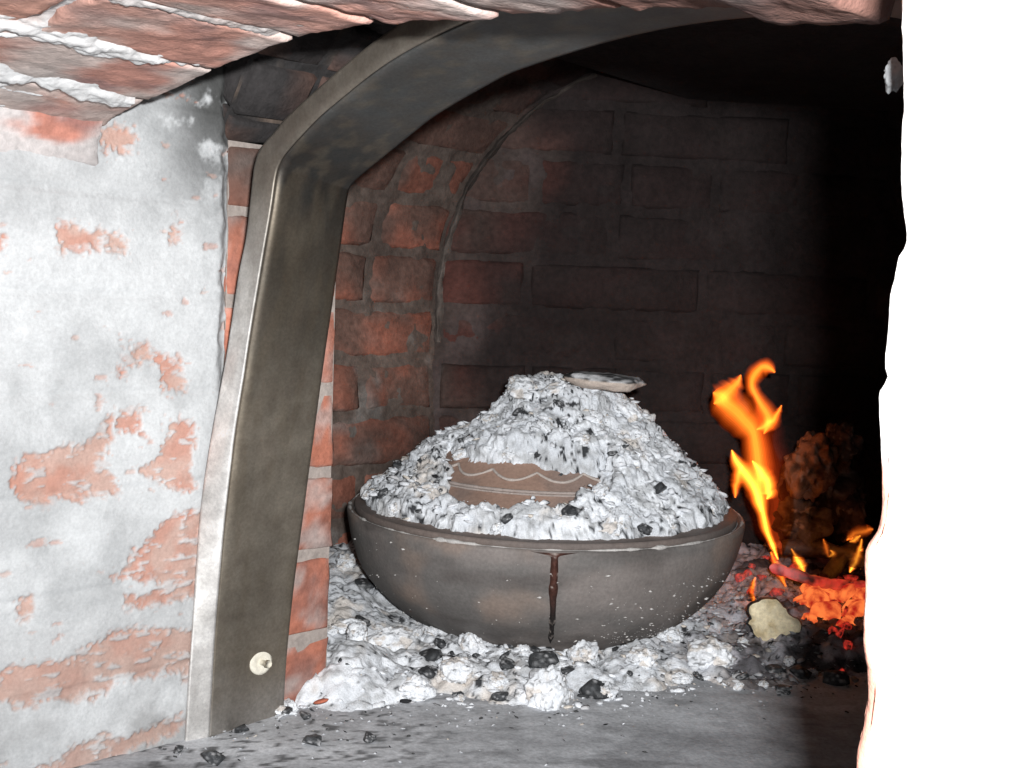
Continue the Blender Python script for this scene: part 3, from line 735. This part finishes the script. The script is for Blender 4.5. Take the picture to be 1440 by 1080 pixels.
# =================================================================== INDIVIDUAL LUMPS
def lump_mesh(name, seed, kind_):
    rg = np.random.default_rng(seed)
    bv, bf = ico(5 if kind_ == 'ash' else 3)
    sh = np.array([1, rg.uniform(.7, 1), rg.uniform(.6, .85)])
    d = fbm(bv*1.3+seed, 3, seed)
    if kind_ == 'ash':
        w1, _ = worley(bv*1.9+seed, seed); w2, _ = worley(bv*5+seed, seed+2)
        w3, _ = worley(bv*11+seed, seed+3)
        rad = .72+.55*d - .26*w1 - .13*w2 - .06*w3 + .10*fbm(bv*14, 3, seed)
        c = lerp((.90, .92, .95), (.76, .785, .82), sstep(.4, .65, fbm(bv*2.5+seed, 4, seed+4)))
        c = lerp(c, (.62, .55, .48), sstep(.56, .7, fbm(bv*2+seed+5, 3, seed+5))*.7)
        c = lerp(c, (.16, .16, .165), sstep(.66, .72, fbm(bv*np.array([3, 5, 7])+seed, 4, seed+8))*.8)
    else:
        dirs = rg.normal(size=(14, 3)); dirs /= np.linalg.norm(dirs, axis=1)[:, None]
        k = (bv@dirs.T)/rg.uniform(.62, .95, 14); rad = 1/np.maximum(k.max(1), .7) + .05*(fbm(bv*6, 3, seed)-.5)
        c = lerp((.012, .0125, .014), (.04, .042, .045), sstep(.45, .65, fbm(bv*3+seed, 4, seed+3)))
        c = lerp(c, (.50, .50, .51), sstep(.60, .70, fbm(bv*3.2+seed, 4, seed+7))*.8)
    V = bv*rad[:, None]*sh
    V[:, 2] = np.where(V[:, 2] < -.35, -.35+.2*(V[:, 2]+.35), V[:, 2])
    V = V/np.abs(V[:, :2]).max()*.02
    me = mesh(name, V, bf, c, smooth=(kind_ == 'ash')); me.materials.append(M_ash if kind_ == 'ash' else M_coal); return me
ASHM = [lump_mesh('ash_lump', 1000+k, 'ash') for k in range(7)]
COALM = [lump_mesh('charcoal', 1100+k, 'coal') for k in range(6)]
def put(me, name, p, size, label, cat, group, zr=None, tilt=.2, squash=1.):
    o = bpy.data.objects.new(name, me); COL.objects.link(o); o.location = p
    o.rotation_euler = (random.uniform(-tilt, tilt), random.uniform(-tilt, tilt), random.uniform(0, 6.28) if zr is None else zr)
    size = size/.02; o.scale = (size, size, size*squash); tag(o, label, cat, group); return o
def bed_hit(px, py):
    z = .012
    for _ in range(3):
        p = floorp(px, py, z); z = max(float(bed_z(np.array([p[0]]), np.array([p[1]]))[0]), 0.)
    p[2] = z; return p
def px2m(p, w_px): return (p-CP)@FW*w_px/FPX
def lid_hit(px, py):
    P = CP+ray(px, py)*np.arange(.9, 1.4, .002)[:, None]
    lx_, ly_ = P[:, 0]-PC[0], P[:, 1]-PC[1]
    hit = (np.hypot(lx_, ly_) < .205) & (P[:, 2] < lid_ash(lx_, ly_))
    return P[np.argmax(hit)] if hit.any() else None
def zone(px, py, what):
    z_ = 'the crown' if py < 600 else 'the left slope' if px < 640 else 'the right slope' if px > 880 else 'the front'
    return f'{what} on {z_} of the ash heap over the lid', f'{what} on {z_} of the lid heap'
def zone2(px, what):
    z_ = 'left' if px < 650 else 'right' if px > 900 else 'middle'
    return f'{what} in the ash before the {z_} part of the bowl', f'{what} before the bowl, {z_}'
LUMPS = [(770, 992, 76, 1.25, 'largest white ash lump in front of the bowl, below the drip'),
 (1000, 925, 82, 1.0, 'big grey-white ash lump right of the bowl, before the pale wood chunk'),
 (585, 965, 66, 1.1, 'rounded white ash lump in front of the bowl, left of its middle'),
 (545, 915, 72, .9, 'wide ash lump against the left underside of the bowl'),
 (430, 965, 60, 1.0, 'pale ash lump at the foot of the brick jamb'),
 (660, 925, 50, 1.1, 'ash lump touching the bowl below its left half'),
 (640, 955, 56, .9, 'ash lump between the bowl and the bare hearth, left of the drip'),
 (820, 935, 50, 1., 'ash lump just right of the drip, against the bowl foot'),
 (905, 935, 56, .9, 'ash lump below the right half of the bowl'),
 (945, 905, 46, .9, 'ash lump tucked under the right curve of the bowl'),
 (490, 890, 50, .9, 'ash lump between the brick jamb and the bowl'),
 (485, 805, 40, 1., 'small ash lump behind, left of the bowl wall'),
 (500, 945, 52, .9, 'ash lump left of the rounded white one'),
 (700, 965, 40, .8, 'low ash lump left of the largest white lump'),
 (850, 975, 44, .8, 'low ash lump right of the largest white lump'),
 (960, 960, 40, .8, 'low ash lump at the right front border of the ash'),
 (735, 925, 40, .9, 'ash lump by the foot of the drip'),
 (395, 1003, 40, .8, 'ash lump by the foot of the metal frame')]
for k, (px, py, wpx, sq, lb) in enumerate(LUMPS):
    p = bed_hit(px, py); s = px2m(p, wpx)/2
    put(ASHM[k % 7], 'ash_lump', p+np.array([0, s*.35, s*.20]), s, lb, 'ash lump', 'larger ash lumps around the bowl', squash=sq)
COALS = [(765, 940, 46, 'black charcoal piece against the bowl foot, left of the drip end'),
 (605, 925, 42, 'dark charcoal piece under the left curve of the bowl'),
 (705, 975, 34, 'charcoal piece in the ash left of the largest white lump'),
 (835, 958, 54, 'grey-black charcoal piece right of the largest white lump'),
 (338, 1032, 34, 'black charcoal lump at the foot of the metal frame'),
 (402, 1005, 26, 'small half-black cinder right of the metal frame foot'),
 (508, 880, 30, 'charcoal piece between the brick jamb and the bowl'),
 (512, 825, 34, 'charcoal piece beside the left wall of the bowl'),
 (1043, 958, 26, 'oval black pebble of charcoal right of the big ash lump'),
 (980, 946, 17, 'tiny black cinder below the big ash lump'),
 (715, 912, 26, 'charcoal bit touching the bowl bottom'),
 (300, 1074, 40, 'flat dark cinder at the bottom edge of the picture'),
 (520, 1042, 22, 'dark cinder out on the bare hearth'),
 (440, 1048, 34, 'flat dark cinder on the hearth in front of the metal frame'), (430, 1012, 24, 'small dark cinder between frame foot and ash'), (250, 1058, 22, 'small cinder where the white wall meets the hearth'),
 (645, 978, 20, 'small cinder at the front border of the ash'),
 (1130, 930, 36, 'charred lump in front of the glowing embers'),
 (1180, 940, 40, 'charred lump near the pillar in front of the embers'),
 (1090, 945, 30, 'charred lump below the pale wood chunk')]
for k, (px, py, wpx, lb) in enumerate(COALS):
    p = bed_hit(px, py); s = px2m(p, wpx)/2
    put(COALM[k % 6], 'charcoal_piece', p+np.array([0, s*.3, s*.30]), s, lb, 'charcoal', 'charcoal pieces in the ash', tilt=.3)
for k in range(46):                                   # many look-alikes
    px = random.uniform(400, 1180); py = random.uniform(880, 1000)
    p = bed_hit(px, py)
    if np.hypot(p[0]-PC[0], p[1]-PC[1]) < .16 or p[1] < np.interp(p[0], *YF)-.02: continue
    wpx = random.uniform(14, 30); s = px2m(p, wpx)/2
    if random.random() < .68:
        put(ASHM[k % 7], 'small_ash_lump', p+np.array([0, 0, s*.3]), s, zone2(px, 'small pale lump')[0], 'ash lump', zone2(px, 'small pale lump')[1], tilt=.6)
    else:
        put(COALM[k % 6], 'cinder', p+np.array([0, 0, s*.3]), s, zone2(px, 'small black cinder')[0], 'charcoal', zone2(px, 'small black cinder')[1], tilt=.6)
LIDC = [(715, 730, 26), (800, 722, 34), (786, 672, 22), (880, 628, 14), (730, 580, 20), (786, 570, 20), (695, 553, 30), (905, 745, 26), (620, 690, 16), (540, 695, 22), (925, 690, 26), (560, 655, 18), (860, 640, 22), (665, 575, 16), (985, 720, 20), (650, 620, 16), (755, 640, 14), (590, 720, 14)]
for k, (px, py, wpx) in enumerate(LIDC):
    p = lid_hit(px, py)
    if p is None: continue
    s = px2m(p, wpx)/2
    put(COALM[(k+2) % 6], 'lid_cinder', p+np.array([0, 0, s*.15]), s, zone(px, py, 'dark charcoal bit')[0], 'charcoal', zone(px, py, 'dark charcoal bit')[1], tilt=.7)
LIDA = [(738, 545, 64), (782, 550, 54), (835, 590, 44), (880, 580, 58), (895, 612, 44), (690, 590, 34), (930, 735, 70), (860, 735, 60), (600, 690, 44), (560, 715, 40), (650, 640, 30), (815, 620, 34), (770, 600, 36), (980, 680, 36), (700, 745, 40), (1000, 715, 34), (520, 700, 34), (720, 640, 34), (845, 690, 30)]
for k, (px, py, wpx) in enumerate(LIDA):
    p = lid_hit(px, py)
    if p is None: continue
    s = px2m(p, wpx)/2
    put(ASHM[(k+3) % 7], 'lid_ash_lump', p+np.array([0, s*.5, -s*.10]), s, zone(px, py, 'chunky white lump')[0], 'ash lump', zone(px, py, 'chunky white lump')[1], tilt=.6, squash=.8)
for (px, py, zc, wpx, lb) in ((302, 1000, .012, 40, 'thin red brick chip resting on the foot of the metal frame'), (452, 986, .012, 22, 'small orange brick chip in the ash right of the metal frame')):
    p = floorp(px, py, zc); s_ = px2m(p, wpx)/2
    bv, bf = ico(2); V = bv*np.array([s_, s_*.5, s_*.28])*(1+.3*(fbm(bv*2+px, 2, 5)-.5))[:, None]*1.
    V[:, 2] += V[:, 0]*.25
    obj('brick_chip', V+p, bf, M_brick, loc=p, tint=(.42, .13, .08), smooth=False, label=lb, cat='brick chip')
pk = onp(1243, 105, (1, 1, 0), KF+.05); bv, bf = ico(4)
V = bv*np.array([.0026, .0026, .0042])*(.6+.9*fbm(bv*2.2, 4, 1702))[:, None] + pk + np.array([.0035, .002, 0])
obj('mortar_chunk', V, bf, M_wash, loc=pk, tint=(.16, .165, .17), label='pale mortar crumb clinging to the edge of the pillar near the arch', cat='mortar')
# flat crusted slab lying on top of the heap
p0 = depthp(850, 535, 1.165)
bv, bf = ico(4)
th = np.arctan2(bv[:, 1], bv[:, 0])
V = bv*np.array([.042, .040, .013])*(1+.16*(fbm(bv*2.2, 3, 1200)-.5)[:, None]*2)
V[:, 2] = np.clip(V[:, 2], -.0085, .0065) + .0025*(fbm(bv*6, 3, 1203)-.5) + V[:, 0]*-.05
c = lerp((.58, .58, .59), (.06, .06, .062), sstep(.50, .58, fbm(bv*3.1+4, 4, 1205))*(bv[:, 2] > .1))
c = lerp(c, (.55, .44, .36), (bv[:, 2] < .05)*.8)
obj('flat_crust', V+p0, bf, M_ash, loc=p0, tint=c, label='flat grey crusted slab lying on top of the ash heap', cat='slab')

# =================================================================== FIRE SIDE
# gnarled half-burnt lump of wood
D0 = 1.36
b0 = depthp(1150, 775, D0); b0[2] = max(b0[2], .02)
SC_ = D0/FPX
lump = thing('burning_stump', (b0[0], D0, .02), 'gnarled brown stump standing in the fire behind the flames', 'firewood')
def blob(cx, cy, rx, rz, ry, seed, base, dd=0.):
    bv, bf = ico(5); p = depthp(cx, cy, D0+dd)
    w1, _ = worley(bv*2.1+seed, seed); w2, _ = worley(bv*5.5+seed, seed+2)
    rad = .85+.5*(fbm(bv*1.5+seed, 3, seed)-.5)*1.6-.26*w1-.07*w2+.12*(fbm(bv*6+seed, 3, seed+4)-.3)
    V = bv*rad[:, None]*np.array([rx*SC_, ry*SC_, rz*SC_]) + p
    base = np.array(base)*np.array([.58, .66, .76])
    c = lerp(base, np.array(base)*.35, sstep(.42, .62, fbm(bv*3+seed, 5, seed+6)))
    c = lerp(c, (.24, .22, .19), sstep(.6, .72, fbm(bv*4+seed, 4, seed+8))*.7)
    return V, bf, c
for nm, a in (('trunk_piece', (1150, 690, 68, 95, 50, 1301, (.15, .105, .07), .02)), ('knot', (1138, 655, 46, 62, 40, 1311, (.30, .17, .09), -.03)), ('knot', (1185, 620, 34, 40, 34, 1321, (.13, .095, .065), .0)), ('knot', (1130, 735, 52, 46, 44, 1331, (.13, .105, .075), -.02)), ('knot', (1190, 715, 36, 60, 34, 1341, (.10, .07, .055), .01))):
    V, F, c = blob(*a); obj(nm, V, F, M_wood, parent=lump, tint=c)
# pale cut end of a log
cc = bed_hit(1088, 898) + np.array([0, .012, .016])
s0 = px2m(cc, 66)/2
log = thing('wood_chunk', cc-np.array([0, 0, .016]), 'pale yellow sawn wood chunk with charred edge, right of the bowl', 'firewood')
th = np.arange(48)*2*math.pi/48
out = 1+.5*(fbm(np.stack([np.cos(th)*1.6, np.sin(th)*1.6, th*0], -1), 3, 1401)-.5)*2
fwd = np.array([-.18, -.95, .22]); fwd /= np.linalg.norm(fwd); ax = np.cross(fwd, (0, 0, 1)); ax /= np.linalg.norm(ax); ay = np.cross(ax, fwd)
def ringv(k, off): return cc + fwd*off + (s0*k*out*np.cos(th))[:, None]*ax + (s0*k*.86*out*np.sin(th))[:, None]*ay
rk = np.linspace(.0, 1, 14)
V = np.concatenate([ringv(k, .006*(1-k**3)) + fwd*((fbm(np.stack([np.cos(th)*k*3, np.sin(th)*k*3, th*0+2], -1), 4, 1405)-.5)*.008)[:, None] for k in rk])
c = lerp((.92, .80, .55), (.74, .60, .36), sstep(.45, .65, fbm(V*90, 4, 1407)))
obj('cut_face', V, grid_faces(14, 48, True), M_wood, parent=log, tint=c)
V = np.concatenate([ringv(k, o_) for k, o_ in ((1.0, -.0005), (1.035, -.003), (1.07, -.009), (1.05, -.03), (.9, -.045), (.02, -.047))])
obj('charred_bark', V, grid_faces(6, 48, True), M_coal, parent=log, tint=(.035, .028, .024))
# glowing stick across the embers
def fp(px, py, d): return depthp(px, py, d)
pth = spline([fp(1082, 797, 1.24), fp(1112, 806, 1.235), fp(1150, 818, 1.23), (fp(1185, 823, 1.23)), fp(1215, 824, 1.235)], 30)
rad = np.interp(np.linspace(0, 1, 30), [0, .06, .3, 1], [.002, .006, .0072, .0062])*(1+.25*(fbm(np.stack([np.arange(30)*.5, np.zeros(30), np.zeros(30)], -1), 2, 1410)-.5))
rad[::6] *= .8
V, F = tube(pth, rad, 10)
c = lerp((.55, .40, .41), (.16, .12, .13), sstep(.48, .6, fbm(V*np.array([160, 60, 60]), 3, 1412)))
obj('burning_stick', V, F, M_ember_dim, loc=pth[15], tint=c, label='thin ash-coated stick glowing pink across the embers', cat='firewood')
for (a, b, r0_, lb) in (((1100, 770, 1.32), (1215, 790, 1.30), .010, 'charred black stick behind the glowing one'), ((1160, 815, 1.27), (1225, 750, 1.36), .009, 'charred stick slanting up towards the pillar')):
    q = spline([fp(*a), (np.array(fp(*a))+np.array(fp(*b)))/2+np.array([0, 0, .006]), fp(*b)], 16)
    V, F = tube(q, r0_*(1+.5*(fbm(np.stack([np.arange(16)*.7, np.zeros(16), np.zeros(16)], -1), 2, 1420)-.5)), 9)
    obj('charred_stick', V, F, M_coal, loc=q[8], tint=(.03, .026, .025), label=lb, cat='firewood')
# embers
EM = [ico(3) for _ in range(1)][0]
EMM = []
for k in range(4):
    bv = EM[0]; rg = np.random.default_rng(1500+k)
    dirs = rg.normal(size=(12, 3)); dirs /= np.linalg.norm(dirs, axis=1)[:, None]
    kk = (bv@dirs.T)/rg.uniform(.6, .95, 12); rad = 1/np.maximum(kk.max(1), .7) + .14*(fbm(bv*4, 3, 1500+k)-.5)
    me = mesh('glowing_ember', bv*rad[:, None]*np.array([1, .8, .7])*.02, EM[1], (.2, .1, .1)); me.materials.append(M_ember); EMM.append(me)
for k, (px, py, wpx, zz_) in enumerate([(1150, 845, 44, .03), (1185, 835, 46, .034), (1205, 858, 44, .03), (1165, 868, 50, .024), (1140, 875, 36, .02), (1190, 880, 46, .018), (1130, 850, 30, .024), (1212, 838, 34, .034), (1150, 895, 30, .012), (1205, 895, 26, .012), (1170, 826, 30, .04), (1135, 830, 24, .03)]):
    p = floorp(px, py, zz_); s = px2m(p, wpx)/2
    put(EMM[k % 4], 'glowing_ember', p, s, 'orange-red glowing ember in the fire bed beside the pillar', 'ember', 'glowing embers', tilt=1.)
EMD = []
for k in range(2):
    me = EMM[k].copy(); me.materials.clear(); me.materials.append(M_ember_dim); EMD.append(me)
for k in range(34):
    px = random.uniform(1030, 1200); py = random.uniform(775, 925)
    if 1050 < px < 1125 and py > 845: continue
    p = bed_hit(px, py); s = px2m(p, random.uniform(9, 20))/2
    put(EMD[k % 2], 'dying_ember', p+np.array([0, 0, s*.3]), s, 'small grey ember with a faint red glow right of the bowl', 'ember', 'dying embers', tilt=1.)
# flames: emissive gas volumes
FD = 1.27
fire = thing('fire', depthp(1100, 800, FD), 'orange and yellow flames rising between the bowl and the stump', 'fire')
FM = {}
NSH = 10
SH = np.linspace(2.4, .36, NSH)
SW = np.interp(SH, [.4, .8, 1.2, 1.55, 1.95, 2.4], [3.3, 2.5, 1.7, 1.1, .65, .35])*6/NSH
for nm, (c0, c1, kk) in {'or': ((1, .10, .008), (1, .25, .022), .85), 'ye': ((1, .12, .01), (1, .42, .035), 1.5), 'rd': ((1, .08, .015), (1, .10, .015), .09)}.items():
    FM[nm] = [vol('flame_gas', tuple(np.array(c0)*(1-k/(NSH-1))+np.array(c1)*k/(NSH-1)), SW[k]*.95*kk) for k in range(NSH)]
V_or, V_ye, V_rd = 'or', 'ye', 'rd'
def flame(pts, m_, dd=0., flat=.9, n=40):
    P = spline(np.array(pts, float), n)
    path = np.array([depthp(px, py, FD+dd) for px, py, _ in P]); rad = np.maximum(P[:, 2]*.66, .22)*FD/FPX
    q = np.arange(n)/n
    wob = 1+.5*(fbm(np.stack([q*11, q*0+len(pts), q*0+pts[0][0]], -1), 2, 1600)-.5)
    off = (np.stack([fbm(np.stack([q*6, q*0, q*0+pts[0][0]], -1), 2, 1610+a) for a in range(3)], -1)-.5)*rad[:, None]*.8
    top = None
    for k, (m2, f) in enumerate(zip(FM[m_], SH)):
        V, F = tube(path+off*(k/(NSH-1)), rad*f*wob, 14, flat)
        if top is None: top = obj('flame_tongue', V, F, m2, parent=fire)
        else: obj('flame_core', V, F, m2, parent=top)
flame([(1094, 787, 1), (1086, 765, 4), (1076, 740, 6), (1070, 712, 7), (1064, 690, 9), (1050, 668, 10), (1036, 650, 7), (1029, 633, 1)], V_ye)
flame([(1078, 702, 1), (1082, 694, 8), (1078, 680, 11), (1068, 662, 8), (1058, 648, 1)], V_ye, -.004)
flame([(1034, 700, 1), (1035, 685, 5), (1038, 668, 7), (1044, 655, 1)], V_or)
flame([(1070, 720, 2), (1066, 690, 12), (1066, 660, 14), (1064, 630, 13), (1058, 605, 15), (1042, 585, 17), (1022, 568, 19), (1010, 556, 13), (1003, 552, 1)], V_or, .004)
flame([(1004, 568, 1), (1014, 562, 12), (1026, 550, 12), (1036, 538, 8), (1042, 527, 1)], V_or, -.004)
flame([(1074, 610, 1), (1082, 592, 11), (1076, 576, 11), (1066, 558, 8), (1058, 545, 7), (1060, 530, 8), (1070, 518, 9), (1082, 518, 9), (1090, 524, 1)], V_or, .006)
flame([(1064, 604, 1), (1080, 596, 8), (1092, 584, 5), (1099, 570, 1)], V_or, .002)
flame([(1100, 780, 2), (1094, 740, 22), (1086, 690, 26), (1080, 640, 22), (1070, 600, 18), (1064, 570, 1)], V_rd, .02)
flame([(1105, 825, 1), (1098, 808, 5), (1090, 790, 4), (1084, 776, 1)], V_or, -.01)
flame([(1132, 806, 1), (1126, 795, 6), (1120, 784, 4), (1113, 772, 1)], V_ye, -.01)
flame([(1165, 784, 1), (1162, 772, 4), (1158, 758, 1)], V_or)
flame([(1195, 805, 1), (1202, 790, 5), (1208, 776, 4), (1212, 758, 1)], V_ye, -.005)
flame([(1190, 760, 1), (1202, 750, 7), (1218, 746, 6), (1228, 744, 1)], V_or, .02)
flame([(1195, 762, 1), (1203, 758, 4), (1210, 753, 1)], V_ye, .0)
flame([(1062, 852, 1), (1058, 832, 4), (1062, 812, 1)], V_or, -.05)
flame([(1168, 774, 1), (1172, 779, 4), (1166, 783, 1)], V_ye)

for o in bpy.data.objects:
    if '_b' in o: del o['_b']
